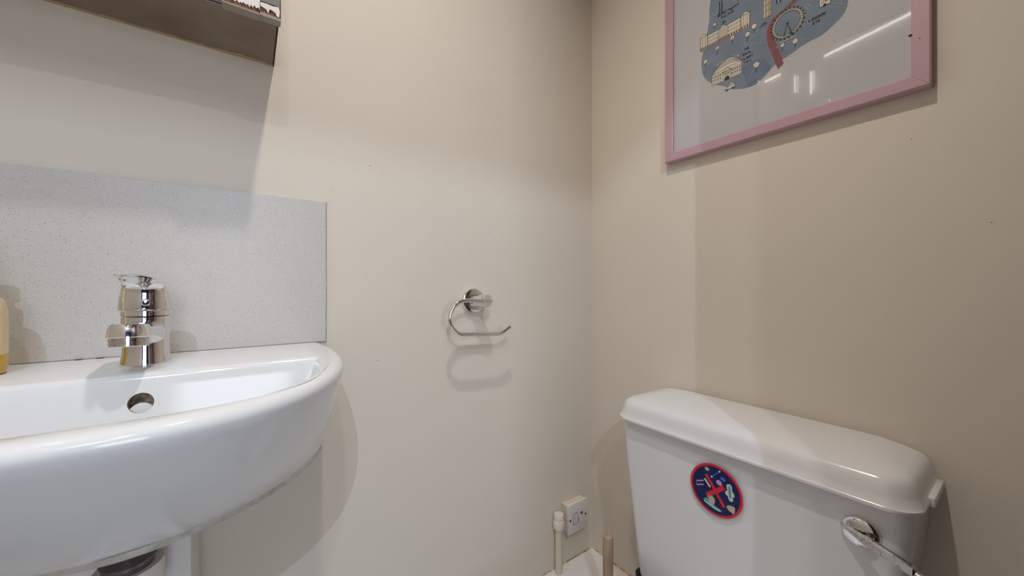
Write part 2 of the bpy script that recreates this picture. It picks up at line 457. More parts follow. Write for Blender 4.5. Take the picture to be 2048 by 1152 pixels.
# threaded waste under the bowl
bm = bmesh.new()
WX, WY = -1.004, -0.160
prof = [(0, 0.0255)]
zt = 0.0; prof = [(0.0, 0.0245), (0.004, 0.0255)]
for k in range(11):
    prof += [(0.0045+k*0.0034, 0.0262), (0.0062+k*0.0034, 0.0240)]
prof += [(0.05, 0.024)]
lathe(bm, (WX, WY, 0.7440), (0, 0, -1), prof, 48)
obj('threaded_waste', bm, m_thread, ba, smooth=20)
bm = bmesh.new()
lathe(bm, (WX, WY, 0.6950), (0, 0, -1), [(0, 0.0268), (-0.001, 0.0325), (0.004, 0.0335), (0.03, 0.0335), (0.034, 0.030), (0.036, 0.026), (0.12, 0.026), (0.13, 0.022)], 16, cap0=True)
obj('waste_nut', bm, m_white_trim, ba, smooth=25)
tag_o = ba
# pipe boxing under the basin
pb = bmesh.new(); box(pb, -1.075, -0.949, -0.118, -0.0005, 0.0, 0.7355, 0.002)
pbx = obj('pipe_boxing', pb, m_white_trim)
tag(pbx, 'white painted upright pipe boxing on the wall beneath the basin', 'boxing')

# ------------------------------------------------------------------ tap
TX, TY = -0.9975, -0.102
tp = thing('basin_tap', 'chrome single-lever mixer tap on the back ledge of the basin', 'tap', (TX, TY, zr))
def ell(cx, cy, rx, ry, z, n=48): return [(cx+rx*math.cos(2*PI*i/n), cy+ry*math.sin(2*PI*i/n), z) for i in range(n)]
bm = bmesh.new()
S = [(0.0, 0.0262, 0), (0.0015, 0.0268, 0), (0.004, 0.0262, 0), (0.012, 0.0246, 0), (0.025, 0.0238, 0), (0.038, 0.0238, 0), (0.050, 0.0245, 0), (0.060, 0.0252, 0), (0.0655, 0.0254, 0)]
loft(bm, [ell(TX, TY, r, r, zr+z) for z, r, _ in S])
obj('body', bm, m_chrome, tp, smooth=40)
bm = bmesh.new()
loft(bm, [ell(TX, TY, r, r, zr+z) for z, r in [(0.0660, 0.0240), (0.0668, 0.0256), (0.0725, 0.0256), (0.0735, 0.0245)]])
obj('collar', bm, m_chrome, tp, smooth=40)
# spout: flattened tube growing out of the body, dropping to a round aerator
bm = bmesh.new()
def sect(y, zc, hw, hh, p=2.6, n=40):
    out = []
    for i in range(n):
        t = 2*PI*i/n; c, s = math.cos(t), math.sin(t)
        out.append((TX + hw*math.copysign(abs(c)**(2/p), c), y, zc + hh*math.copysign(abs(s)**(2/p), s)))
    return out
loft(bm, [sect(-0.100, 0.9800, 0.0215, 0.0170), sect(-0.118, 0.9805, 0.0215, 0.0165), sect(-0.132, 0.9815, 0.0205, 0.0150),
          sect(-0.150, 0.9835, 0.0190, 0.0125), sect(-0.168, 0.9855, 0.0178, 0.0100), sect(-0.184, 0.9862, 0.0172, 0.0085), sect(-0.190, 0.9862, 0.015, 0.0075)])
obj('spout', bm, m_chrome, tp, smooth=60)
bm = bmesh.new()
axs = Vector((0, -0.10, -1))
lathe(bm, (TX, -0.1900, 0.9985), axs, [(0, 0.0005), (0.0004, 0.010), (0.002, 0.0165), (0.006, 0.0185), (0.0165, 0.0195), (0.0172, 0.0190), (0.0175, 0.0172)], 48)
obj('spout_head', bm, m_chrome, tp, smooth=40)
bm = bmesh.new()
lathe(bm, (TX, -0.19175, 0.9812), axs, [(0, 0.0174), (0.0095, 0.0172), (0.0105, 0.0162), (0.0098, 0.0145), (0.0060, 0.0140), (0.0060, 0.0005)], 48)
obj('aerator', bm, m_chrome_worn, tp, smooth=30)
# lever cap: wedge dome with a tongue curling up to the front
bm = bmesh.new()
def el2(yb, yf, hw, z, tilt=0.0, n=48):
    cy = (yb+yf)/2; ry = (yb-yf)/2; o = []
    for i in range(n):
        t = 2*PI*i/n; y = cy + ry*math.sin(t)
        o.append((TX+hw*math.cos(t), y, z - tilt*(y-cy)))
    return o
Z0 = zr + 0.0742
loft(bm, [el2(-0.0775, -0.1265, 0.0250, Z0), el2(-0.0745, -0.1295, 0.0275, Z0+0.0004), el2(-0.0745, -0.1300, 0.0277, Z0+0.004), el2(-0.0770, -0.1300, 0.0270, Z0+0.012, 0.04),
          el2(-0.0820, -0.1298, 0.0256, Z0+0.0190, 0.10), el2(-0.0890, -0.1298, 0.0238, Z0+0.0250, 0.18), el2(-0.0970, -0.1320, 0.0220, Z0+0.0300, 0.26),
          el2(-0.1060, -0.1400, 0.0203, Z0+0.0345, 0.30), el2(-0.1170, -0.1580, 0.0186, Z0+0.0385, 0.24), el2(-0.1300, -0.1830, 0.0170, Z0+0.0417, 0.12), el2(-0.1450, -0.2080, 0.0155, Z0+0.0440, 0.0), el2(-0.1620, -0.2260, 0.0132, Z0+0.0456, -0.06), el2(-0.180, -0.2300, 0.009, Z0+0.0464, -0.07), el2(-0.198, -0.218, 0.004, Z0+0.0467, -0.07)])
obj('lever', bm, m_chrome, tp, smooth=70)
bm = bmesh.new()
lathe(bm, (TX+0.004, -0.1300, Z0+0.011), (0.1, -1, 0.0), [(0, 0.0048), (0.0014, 0.0046), (0.0018, 0.0036), (0.0006, 0.0030), (0.0009, 0.0003)], 28)
obj('index_button', bm, m_chrome, tp, smooth=35)

# ------------------------------------------------------------------ soap bottle at the left edge
sb = thing('soap_bottle', 'amber and yellow liquid soap bottle on the basin ledge, cut by the left edge', 'bottle', (-1.157, -0.088, zr))
bm = bmesh.new()
lathe(bm, (-1.157, -0.088, zr), (0, 0, 1), [(0, 0.028), (0.002, 0.0325), (0.008, 0.0345), (0.024, 0.0345)], 40)
obj('soap_liquid', bm, m_soap, sb, smooth=50)
bm = bmesh.new()
lathe(bm, (-1.157, -0.088, zr+0.0242), (0, 0, 1), [(0, 0.0345), (0.052, 0.0342), (0.066, 0.031), (0.074, 0.022), (0.079, 0.013), (0.088, 0.0125)], 40)
obj('bottle_body', bm, m_soapbody, sb, smooth=50)
bm = bmesh.new()
lathe(bm, (-1.157, -0.088, zr+0.1124), (0, 0, 1), [(0, 0.0145), (0.014, 0.0145), (0.015, 0.006), (0.034, 0.006), (0.035, 0.012), (0.044, 0.012)], 24)
box(bm, -1.162, -1.152, -0.128, -0.088, zr+0.148, zr+0.156, 0.002)
obj('pump', bm, m_pump, sb, smooth=35)

# ------------------------------------------------------------------ paper holder
ph = thing('toilet_roll_holder', 'empty chrome toilet roll holder with a hooked rail on the cream wall', 'toilet roll holder', (-0.4283, 0.0, 1.009))
bm = bmesh.new()
lathe(bm, (-0.4283, -0.0003, 1.0087), (0, -1, 0), [(0, 0.0305), (0.0055, 0.0305), (0.0085, 0.0290), (0.0095, 0.0262), (0.0097, 0.015)], 56)
obj('wall_plate', bm, m_chrome, ph, smooth=40)
bm = bmesh.new()
lathe(bm, (-0.4290, -0.0020, 1.0087), (0.30, -1, 0), [(0, 0.0152), (0.042, 0.0152), (0.0424, 0.0146), (0.0430, 0.0146), (0.0434, 0.0154), (0.0500, 0.0154), (0.0512, 0.0145), (0.0514, 0.0005)], 48)
obj('post', bm, m_chrome, ph, smooth=40)
bm = bmesh.new()
yb = -0.050
path = [(-0.4039, 1.0082), (-0.44, 1.0096), (-0.4700, 1.0108), (-0.4856, 1.0088), (-0.4975, 1.0031), (-0.5082, 0.9919), (-0.5134, 0.9798), (-0.5149, 0.9694), (-0.5115, 0.957), (-0.5033, 0.9459), (-0.4916, 0.9363), (-0.4776, 0.9333), (-0.4319, 0.9308), (-0.3880, 0.9286), (-0.3760, 0.9292), (-0.3660, 0.9335), (-0.3570, 0.9390), (-0.3495, 0.9435)]
pp = catmull([(x, yb, z) for x, z in path], 6)
tube(bm, pp, 0.0046, 20)
obj('rail', bm, m_chrome, ph, smooth=60)

# ------------------------------------------------------------------ mirror cabinet
cx0, cx1, cz = -1.285, -0.8465, 1.4474
cb_ = thing('wall_cabinet', 'old white wall cabinet above the basin with a bare brown underside and peeling door edge', 'cabinet', (-1.06, -0.07, cz))
bm = bmesh.new()
box(bm, cx0, cx1, -0.134, -0.0005, cz, cz+0.015, mi=0)
obj('bottom_panel', bm, m_under, cb_)
bm = bmesh.new()
box(bm, cx0, cx1+0.0012, -0.134, -0.0005, cz+0.0152, 1.90)
obj('carcass', bm, m_cabw, cb_)
bm = bmesh.new()  # dark raw edge along the right side of the bottom panel
box(bm, cx1+0.0002, cx1+0.0022, -0.1335, -0.0008, cz-0.001, cz+0.015)
obj('side_edge', bm, m_darkedge, cb_)
bm = bmesh.new()  # ragged paint seam between the cabinet and the wall
random.seed(11)
n = 70; up = []
for i in range(n+1):
    x = cx0 + (cx1-cx0)*i/n
    d = 0.004 + 0.003*random.random()
    if x > -0.93: d += 0.004*math.sin((x+0.93)/0.083*PI)
    up.append((x, d))
V = [[bm.verts.new((x, -0.0006, cz-0.0012)), bm.verts.new((x, -0.0006-d, cz-0.0012)), bm.verts.new((x, -0.0006-d, cz-0.0001)), bm.verts.new((x, -0.0006, cz-0.0001))] for x, d in up]
for a, c in zip(V[:-1], V[1:]):
    for k in range(4): bm.faces.new((a[k], a[(k+1) % 4], c[(k+1) % 4], c[k]))
bm.faces.new(V[0]); bm.faces.new(V[-1])
obj('paint_seam', bm, m_scuff, cb_)
# door in two planes: sound board to the left, swollen board to the right
def door_piece(x0, x1, yb_, yf, zb, chips_seed, name):
    random.seed(chips_seed)
    b_ = bmesh.new(); box(b_, x0, x1, yf, yb_, zb, zb+0.0022)
    o_ = obj('door_edge', b_, m_strip, cb_)
    # front face with torn lower rim: brown chipboard, white skin above a jagged line
    b_ = bmesh.new(); box(b_, x0, x1, yf, yb_, zb+0.0024, 1.895)
    obj('door_board', b_, m_chip, cb_)
    b_ = bmesh.new(); n = 36
    lo_, hi_ = [], []
    for i in range(n+1):
        x = x0+(x1-x0)*i/n
        j = 0.004 + 0.0035*abs(math.sin(i*0.9+chips_seed)) + 0.003*random.random()
        lo_.append((x, zb+j)); hi_.append((x, 1.894))
    A = [b_.verts.new((x, yf-0.0012, z)) for x, z in lo_]; B_ = [b_.verts.new((x, yf-0.0012, z)) for x, z in hi_]
    A2 = [b_.verts.new((x, yf-0.0001, z)) for x, z in lo_]; B2 = [b_.verts.new((x, yf-0.0001, z)) for x, z in hi_]
    for i in range(n):
        b_.faces.new((A[i], A[i+1], B_[i+1], B_[i])); b_.faces.new((A2[i], B2[i], B2[i+1], A2[i+1]))
        b_.faces.new((A[i], A2[i], A2[i+1], A[i+1])); b_.faces.new((B_[i], B_[i+1], B2[i+1], B2[i]))
    b_.faces.new((A[0], B_[0], B2[0], A2[0])); b_.faces.new((A[n], A2[n], B2[n], B_[n]))
    obj(name, b_, m_cabw, cb_)
door_piece(cx0, -0.9135, -0.1375, -0.1505, cz-0.0005, 3, 'door_skin')
door_piece(-0.9130, -0.8690, -0.1365, -0.1525, cz-0.0065, 5, 'door_skin')
# right-hand stile: mirror-like panel with torn white flakes below it
bm = bmesh.new(); box(bm, -0.8686, -0.8425, -0.1515, -0.1365, cz-0.0055, cz-0.001); obj('door_edge', bm, m_strip, cb_)
bm = bmesh.new(); box(bm, -0.8686, -0.8425, -0.1510, -0.1370, cz-0.0008, 1.895); obj('door_board', bm, m_chip, cb_)
bm = bmesh.new()
def plate(pts, y0, y1):
    a = [bm.verts.new((x, y0, z)) for x, z in pts]; c = [bm.verts.new((x, y1, z)) for x, z in pts]
    bm.faces.new(a); bm.faces.new(list(reversed(c)))
    for i in range(len(pts)):
        j = (i+1) % len(pts); bm.faces.new((a[i], c[i], c[j], a[j]))
plate([(-0.8683, 1.4545), (-0.861, 1.452), (-0.8585, 1.4475), (-0.8570, 1.4545), (-0.8500, 1.4520), (-0.8480, 1.4475), (-0.8450, 1.4465), (-0.8440, 1.456), (-0.8455, 1.462), (-0.8520, 1.460), (-0.8600, 1.4605), (-0.8683, 1.4600)], -0.1526, -0.1511)
obj('peeling_flakes', bm, m_cabw, cb_)
bm = bmesh.new(); box(bm, -0.8680, -0.8440, -0.1520, -0.1512, 1.4625, 1.89); obj('mirror', bm, m_mirror, cb_)
# sliver of lifted white paper along the underside gap
bm = bmesh.new()
for x0, x1, y0, y1 in [(-0.9105, -0.888, -0.1352, -0.1325), (-0.936, -0.9135, -0.1365, -0.1335)]:
    V = [bm.verts.new(p) for p in [(x0, y0, cz-0.0030), (x1, y0+0.001, cz-0.0015), (x1-0.004, y1+0.001, cz-0.0004), (x0+0.003, y1, cz-0.0004)]]
    V2 = [bm.verts.new(v.co+Vector((0, 0, 0.0003))) for v in V]
    bm.faces.new(V); bm.faces.new(list(reversed(V2)))
    for i in range(4): bm.faces.new((V[i], V2[i], V2[(i+1) % 4], V[(i+1) % 4]))
obj('lifted_paper', bm, m_cabw, cb_)

# ------------------------------------------------------------------ picture
PY0, PZ0, PW, PH = -0.2644, 1.3557, 0.4515, 0.62
pic = thing('framed_picture', 'framed map print in a pink frame on the wall above the cistern', 'picture', (0, PY0-PW/2, PZ0))
FWD = 0.0215
def frame_bar(corners_out, corners_in):
    b_ = bmesh.new()
    (a0, a1), (c0, c1) = corners_out, corners_in
    def V(p, x): return b_.verts.new((x, PY0-p[0], PZ0+p[1]))
    back = [V(p, -0.0008) for p in (a0, a1, c1, c0)]
    mid = [V(p, -0.0195) for p in (a0, a1, c1, c0)]
    f = 0.0022
    ctr = [(a0[0]+c0[0])/2, (a0[1]+c0[1])/2]
    for i in range(4): b_.faces.new((back[i], back[(i+1) % 4], mid[(i+1) % 4], mid[i]))
    b_.faces.new(back)
    def sh(p, q, k): return (p[0]+(q[0]-p[0])*k, p[1]+(q[1]-p[1])*k)
    k = 0.09
    fr_ = [V(sh(a0, c0, k), -0.0210), V(sh(a1, c1, k), -0.0210), V(sh(c1, a1, k), -0.0210), V(sh(c0, a0, k), -0.0210)]
    for i in range(4): b_.faces.new((mid[i], mid[(i+1) % 4], fr_[(i+1) % 4], fr_[i]))
    b_.faces.new(fr_)
    return obj('frame_bar', b_, m_pink, pic)
g = 0.00018
O = [(0, 0), (PW, 0), (PW, PH), (0, PH)]
I = [(FWD, FWD), (PW-FWD, FWD), (PW-FWD, PH-FWD), (FWD, PH-FWD)]
frame_bar(((g, 0), (PW-g, 0)), ((FWD+g, FWD), (PW-FWD-g, FWD)))
frame_bar(((PW, g), (PW, PH-g)), ((PW-FWD, FWD+g), (PW-FWD, PH-FWD-g)))
frame_bar(((PW-g, PH), (g, PH)), ((PW-FWD-g, PH-FWD), (FWD+g, PH-FWD)))
frame_bar(((0, PH-g), (0, g)), ((FWD, PH-FWD-g), (FWD, FWD+g)))
bm = bmesh.new(); box(bm, -0.0185, -0.0172, PY0-PW+FWD-0.003, PY0-FWD+0.003, PZ0+FWD-0.003, PZ0+PH-FWD+0.003)
obj('glass', bm, m_glass, pic)
bm = bmesh.new()
box(bm, -0.0140, -0.0010, PY0-PW+FWD-0.001, PY0-FWD+0.001, PZ0+FWD-0.001, PZ0+PH-FWD+0.001)
obj('backing_board', bm, m_paper, pic)

# the print itself: ink shapes on the sheet, in millimetres from the frame's lower outer corner (along, up)
MI = dict(paper=0, blue=1, blue2=2, river=3, ink=4, brown=5, cream=6, tan=7, dash=8)
pm = bmesh.new()
def PT(u, v, k): return Vector((-0.01415 - 0.00008*k, PY0 - u/1000, PZ0 + v/1000))
def fill(pts, k, mname):
    vs = [pm.verts.new(PT(u, v, k)) for u, v in pts]
    for t in tessellate_polygon([[Vector((u, v, 0)) for u, v in pts]]):
        try: pm.faces.new([vs[i] for i in t]).material_index = MI[mname]
        except ValueError: pass
def line(pts, wd, k=6, mname='ink', closed=False):
    if closed: pts = list(pts)+[pts[0]]
    for (a, b_), (c, d) in zip(pts[:-1], pts[1:]):
        dx, dy = c-a, d-b_; l = math.hypot(dx, dy)
        if l < 1e-6: continue
        ex, ey = dx/l*wd*0.25, dy/l*wd*0.25; nx, ny = -dy/l*wd/2, dx/l*wd/2
        vs = [pm.verts.new(PT(p, q, k)) for p, q in ((a-ex+nx, b_-ey+ny), (c+ex+nx, d+ey+ny), (c+ex-nx, d+ey-ny), (a-ex-nx, b_-ey-ny))]
        pm.faces.new(vs).material_index = MI[mname]
def sm2(pts, k=5, closed=False): return [(p.x, p.y) for p in catmull([(u, v, 0) for u, v in pts], k, closed)]
def circ(u, v, r, n=20, ry=None): return [(u+r*math.cos(2*PI*i/n), v+(ry or r)*math.sin(2*PI*i/n)) for i in range(n)]
fill([(20.4, 20.4), (431.2, 20.4), (431.2, 599.6), (20.4, 599.6)], 0, 'paper')
blob = sm2([(113, 370), (111, 345), (108, 325), (108, 300), (99, 255), (91, 222), (91, 197), (99, 171), (119, 150), (139, 137), (162, 120), (184, 112), (203, 111), (220, 119), (231, 130), (242, 135), (256, 140), (271, 144), (284, 149), (298, 152), (315, 153), (328, 160), (342, 169), (350, 181), (352, 200), (345, 235), (352, 280), (350, 330), (330, 380), (290, 420), (235, 440), (180, 430), (135, 405)], 5, True)
fill(blob, 1, 'blue')
fill([(176, 159), (196, 162), (217, 161), (235, 134), (229, 126), (219, 119), (203, 112), (190, 113)], 2, 'blue2')
L_ = [(278, 256), (269, 246), (258, 240), (249, 236), (238, 232), (230, 223), (226, 214), (225, 204), (227, 184), (234, 161), (245, 123)]
R_ = [(286, 250), (276, 240), (264, 236), (254, 233), (245, 229), (239, 221), (236, 212), (236, 204), (239, 187), (247, 160), (255, 130)]
l1 = sm2([(300, 275)]+L_, 4); r1 = sm2([(306, 266)]+R_, 4)
for i in range(min(len(l1), len(r1))-1): fill([l1[i], l1[i+1], r1[i+1], r1[i]], 3, 'river')
def dash(pts, wd=0.7, on=3, off=3):
    p = sm2(pts, 10); acc = 0
    for a, c in zip(p[:-1], p[1:]):
        l = math.hypot(c[0]-a[0], c[1]-a[1])
        if (acc % (on+off)) < on: line([a, c], wd, 4, 'dash')
        acc += l
dash([(92, 190), (104, 203), (139, 210), (178, 207), (217, 193)])
dash([(186, 118), (198, 140), (210, 155), (231, 166), (248, 169), (271, 168), (298, 156)])
dash([(190, 208), (198, 214), (222, 216)])
dash([(110, 305), (150, 312), (200, 318)])
line([(292, 228), (300, 214)], 0.6, 4, 'dash'); line([(288, 226), (296, 212)], 0.6, 4, 'dash')
line([(328, 206), (350, 190)], 0.6, 4, 'dash'); line([(325, 200), (349, 184)], 0.6, 4, 'dash')
# stroke lettering (hand drawn capitals)
GL = {
 'A': [[(0, 0), (.5, 1), (1, 0)], [(.2, .38), (.82, .38)]], 'B': [[(0, 0), (0, 1), (.7, .95), (.75, .6), (0, .52), (.85, .42), (.85, .05), (0, 0)]],
 'C': [[(.95, .85), (.5, 1), (.08, .7), (.08, .3), (.5, 0), (.95, .12)]], 'D': [[(0, 0), (0, 1), (.7, .85), (.92, .5), (.7, .12), (0, 0)]],
 'E': [[(.85, 1), (0, 1), (0, 0), (.88, 0)], [(0, .52), (.7, .52)]], 'G': [[(.92, .85), (.5, 1), (.05, .65), (.08, .25), (.5, 0), (.92, .15), (.92, .45), (.55, .45)]],
 'H': [[(0, 0), (0, 1)], [(.85, 0), (.85, 1)], [(0, .5), (.85, .5)]], 'I': [[(.4, 0), (.4, 1)]], 'K': [[(0, 0), (0, 1)], [(.85, 1), (0, .45), (.9, 0)]],
 'L': [[(0, 1), (0, 0), (.8, 0)]], 'M': [[(0, 0), (.08, 1), (.5, .4), (.92, 1), (1, 0)]], 'N': [[(0, 0), (0, 1), (.85, 0), (.85, 1)]],
 'O': [[(.5, 1), (.05, .7), (.05, .3), (.5, 0), (.93, .3), (.93, .7), (.5, 1)]], 'P': [[(0, 0), (0, 1), (.8, .9), (.8, .55), (0, .45)]],
 'R': [[(0, 0), (0, 1), (.8, .92), (.78, .55), (0, .48), (.85, 0)]], 'T': [[(0, 1), (.95, 1)], [(.48, 1), (.48, 0)]],
 'U': [[(0, 1), (.05, .2), (.45, 0), (.85, .2), (.88, 1)]], 'Y': [[(0, 1), (.45, .5), (.9, 1)], [(.45, .5), (.42, 0)]]}
def text(s, u0, v0, u1, v1, hgt, wd=0.95):
    n = len(s); L__ = math.hypot(u1-u0, v1-v0); ang = math.atan2(v1-v0, u1-u0); step = L__/n; random.seed(len(s)*3)
    for i, ch in enumerate(s):
        if ch == ' ': continue
        jx, jy = random.uniform(-.25, .25), random.uniform(-.5, .5)
        for st in GL[ch]:
            pts = []
            for a, b_ in st:
                x = i*step + a*step*0.66 + jx; y = b_*hgt + jy
                pts.append((u0 + x*math.cos(ang) - y*math.sin(ang), v0 + x*math.sin(ang) + y*math.cos(ang)))
            line(pts, wd, 8)
text('BUCKINGHAM', 128, 297.5, 173, 298.5, 4.2)
text('PALACE', 136, 289, 163, 290.5, 4.2)
text('LONDON', 296, 188.5, 322, 189.5, 4.6)
text('EYE', 302, 180, 314.5, 180.5, 4.4)
text('THE', 183, 193, 194, 193.5, 4.0, 0.85)
text('ROYAL', 180, 183, 198, 183, 4.0, 0.85)
text('ALBERT', 181, 173.5, 201, 174, 4.0, 0.85)
text('HALL', 184, 165, 198, 165.5, 4.0, 0.85)
# palace
def rect(u0, u1, v0, v1, k, m_, out_=True, wd=0.6):
    fill([(u0, v0), (u1, v0), (u1, v1), (u0, v1)], k, m_)
    if out_: line([(u0, v0), (u1, v0), (u1, v1), (u0, v1)], wd, k+1, 'brown', True)
def pavilion(u0, u1):
    rect(u0, u1, 239, 246.5, 4, 'tan'); rect(u0, u1, 246.5, 270.5, 4, 'cream')
    fill([(u0-.5, 270.5), ((u0+u1)/2, 276.5), (u1+.5, 270.5)], 4, 'cream'); line([(u0-.5, 270.5), ((u0+u1)/2, 276.5), (u1+.5, 270.5)], .8, 6, 'ink', True)
    line([(u0, 268.5), (u1, 268.5)], .5, 6, 'brown')
    n = 4
    for i in range(n+1):
        u = u0+1.2+(u1-u0-2.4)*i/n; line([(u, 247), (u, 268)], 0.8, 6, 'brown' if i % 2 else 'tan')
    for i in range(3): line([(u0+3+i*5.2, 240.5), (u0+3+i*5.2, 244.5)], 1.8, 6, 'ink')
    line([(u0, 239), (u0, 271)], .8, 6); line([(u1, 239), (u1, 271)], .8, 6)
def wing(u0, u1):
    rect(u0, u1, 240, 246.5, 4, 'tan'); rect(u0, u1, 246.5, 269, 4, 'cream', wd=.6)
    line([(u0, 269), (u1, 269)], .9, 6)
    n = 5
    for r_, v in enumerate((261.5, 253)):
        for i in range(n):
            u = u0+2.6+(u1-u0-5)*i/(n-1)
            line([(u-1, v-1.3), (u+1, v-1.3), (u+1, v+1.8), (u-1, v+1.8)], .55, 6, 'ink', True)
    for i in range(n): line([(u0+2.6+(u1-u0-5)*i/(n-1), 241.5), (u0+2.6+(u1-u0-5)*i/(n-1), 244.5)], 1.7, 6, 'ink')
wing(105, 128.5); wing(149, 175.5)
pavilion(87.5, 104.5); pavilion(176, 193.5)
rect(128.5, 149, 240, 246.5, 4, 'tan'); rect(128.5, 149, 246.5, 268.5, 4, 'cream', wd=.9)
fill([(131, 268.5), (139, 274), (147, 268.5)], 4, 'cream'); line([(131, 268.5), (139, 274), (147, 268.5)], .8, 6, 'ink', True)
for i in range(6): line([(131+i*3.1, 247.5), (131+i*3.1, 266)], .7, 6, 'brown' if i % 2 else 'ink')
for i in range(5): line([(131+i*3.8, 241.5), (131+i*3.8, 245)], 1.8, 6, 'ink')
line([(139, 274), (139, 281)], .7); line([(138, 280.5), (144, 280)], 2.2, 7, 'ink'); line([(138, 276.5), (143, 276)], 1, 7, 'ink')
# trees
def tree(u, v, r, h, solid=True, trunk='ink'):
    random.seed(int(u*7))
    pts = [(u+(r*random.uniform(.82, 1.12))*math.cos(2*PI*i/11), v+(r*random.uniform(.9, 1.2))*math.sin(2*PI*i/11)) for i in range(11)]
    pts = sm2(pts, 3, True); fill(pts, 4, 'cream'); line(pts, .6, 6, 'ink', True)
    if trunk == 'ink': line([(u, v+1), (u, v-h)], 1.1, 7)
    else:
        line([(u-1, v-r), (u-1, v-h), (u+1, v-h), (u+1, v-r)], .5, 7)
tree(121, 285, 3.6, 8, trunk='b'); tree(126, 228, 4.3, 15); tree(159, 234, 4.6, 13.5); tree(189, 225, 5, 16, trunk='b'); tree(201.5, 235, 5.2, 15, trunk='b')
tree(100, 211, 4.6, 14, trunk='b'); tree(206, 152, 6, 16, trunk='b'); tree(253, 168, 4.3, 12, trunk='b'); tree(274, 165, 5.2, 13, trunk='b')
tree(171, 322, 4.6, 16, trunk='b')
# bicycle
line(circ(214.5, 226, 2.6, 12), .5, 6, 'ink', True); line(circ(223.5, 227, 2.6, 12), .5, 6, 'ink', True)
line([(214.5, 226), (217.5, 230.5), (221.5, 230.5), (219, 226.5), (214.5, 226)], .6); line([(223.5, 227), (221, 232), (223, 232.6)], .6); line([(219, 226.5), (217, 232)], .6)
# glass tower
fill([(219.5, 240), (233, 240), (233, 330), (228, 345), (219.5, 330)], 4, 'cream')
for i, u in enumerate((219.5, 222.5, 225, 227.5, 230, 231.5, 233)): line([(u, 240), (u, 331)], .6 if i % 2 else .8, 6, 'brown')
fill([(222.8, 240.5), (224.6, 240.5), (224.6, 330), (222.8, 330)], 5, 'tan'); fill([(228, 240.5), (229.6, 240.5), (229.6, 330), (228, 330)], 5, 'tan')
for v in (252, 264, 276, 288, 300, 315): line([(219.5, v), (233, v+1.5)], .9, 6, 'ink')
line([(219.5, 240), (233, 240)], .8, 6, 'brown')
# little figures above the palace
for u in (131, 136): line([(u, 302), (u+1, 312), (u, 330)], 2.0, 6, 'ink')
line([(129, 302.5), (132, 302.5)], 2.2, 6); line([(135, 303), (138, 303)], 1.8, 6, 'brown')
line([(243, 257), (243.5, 275)], 2.0, 6, 'ink'); line([(249, 257), (248.5, 275)], 2.2, 6, 'ink'); line([(245.8, 258), (245.8, 275)], 1.2, 6, 'cream')
line([(240, 331), (246, 331)], 2, 6)
# box building top right
fill([(312, 206), (327.5, 206), (328, 240), (311.5, 240)], 4, 'cream'); line([(312, 206), (327.5, 206), (328, 240), (311.5, 240)], .8, 6, 'brown', True)
line([(315, 240), (315, 211), (318, 211), (318, 240)], .7, 6, 'brown'); fill([(320, 212), (325, 212), (325, 240), (320, 240)], 5, 'brown')
fill(circ(319.5, 206.5, 2.6, 14), 7, 'ink')
# observation wheel
wc, wr = (261.0, 206.5), 26.0
N_ = 56; oc = circ(wc[0], wc[1], wr, N_, wr*1.03); ic = circ(wc[0], wc[1], wr-4.6, N_, wr*1.03-4.6)
for i in range(N_):
    j = (i+1) % N_
    vs = [pm.verts.new(PT(p[0], p[1], 4)) for p in (oc[i], oc[j], ic[j], ic[i])]
    pm.faces.new(vs).material_index = MI['cream']
    if i % 2 == 0: line([oc[i], ic[j]], .6, 7)
    elif i % 2: line([ic[i], oc[j]], .5, 7, 'brown')
line(oc, .6, 7, 'ink', True); line(ic, .7, 7, 'ink', True); line(circ(wc[0], wc[1], wr-1.6, N_, wr*1.03-1.6), .4, 7, 'brown', True)
for i in range(24):
    t = 2*PI*i/24+.1; c, s = math.cos(t), math.sin(t)
    p = (wc[0]+(wr+2)*c, wc[1]+(wr*1.03+2)*s)
    line([(p[0]-1.3*c-.4, p[1]-1.3*s), (p[0]+1.3*c, p[1]+1.3*s)], 1.9, 8)
fill(circ(wc[0], wc[1], 1.9, 14), 8, 'ink')
line([(wc[0], wc[1]), (255, 184)], .9, 7, 'ink'); line([(wc[0], wc[1]), (268.5, 183)], 1.3, 7, 'ink'); line([(266, 184), (270, 182)], 2.2, 8)
line([(248, 174.5), (274.5, 174.5)], 1.4, 7, 'cream'); line([(248, 173.6), (274.5, 173.6)], .4, 8, 'brown')
# round concert hall
fill([(114.5, 147), (177.5, 147), (177.5, 176), (114.5, 171)], 4, 'cream')
hd = sm2([(114.5, 171), (122, 180), (131, 187), (143, 192), (153, 194), (164, 189), (177.5, 176)], 4)
fill(hd, 4, 'cream'); line(hd, .9, 7)
line(sm2([(114.5, 171), (130, 178), (146, 182), (162, 181), (177.5, 176)], 4), .7, 7, 'brown')
line(sm2([(118, 176), (132, 183), (147, 187), (162, 185), (172, 180)], 4), .5, 7, 'brown')
for i in range(13):
    t = i/12; u = 118+56*t
    line([(u, 177.5+4.5*math.sin(PI*t)), (u+(148-u)*.42, 183+9*math.sin(PI*(.15+.7*t)))], .5, 7, 'brown' if i % 2 else 'ink')
random.seed(2)
for i in range(9): fill(circ(127+i*5.4, 188+4*math.sin(PI*(i+1)/10), 1.6, 7), 7, 'tan' if i % 2 else 'cream')
line([(114.5, 147), (177.5, 147)], .5, 7, 'brown'); line([(114.5, 171), (177.5, 176)], .7, 7, 'brown')
for v in (153.5, 161.5, 167.5): line([(114.5, v-.8), (177.5, v+.8)], .5, 7, 'brown')
line([(114.5, 147), (114.5, 171)], .8, 7); line([(177.5, 147), (177.5, 176)], .8, 7)
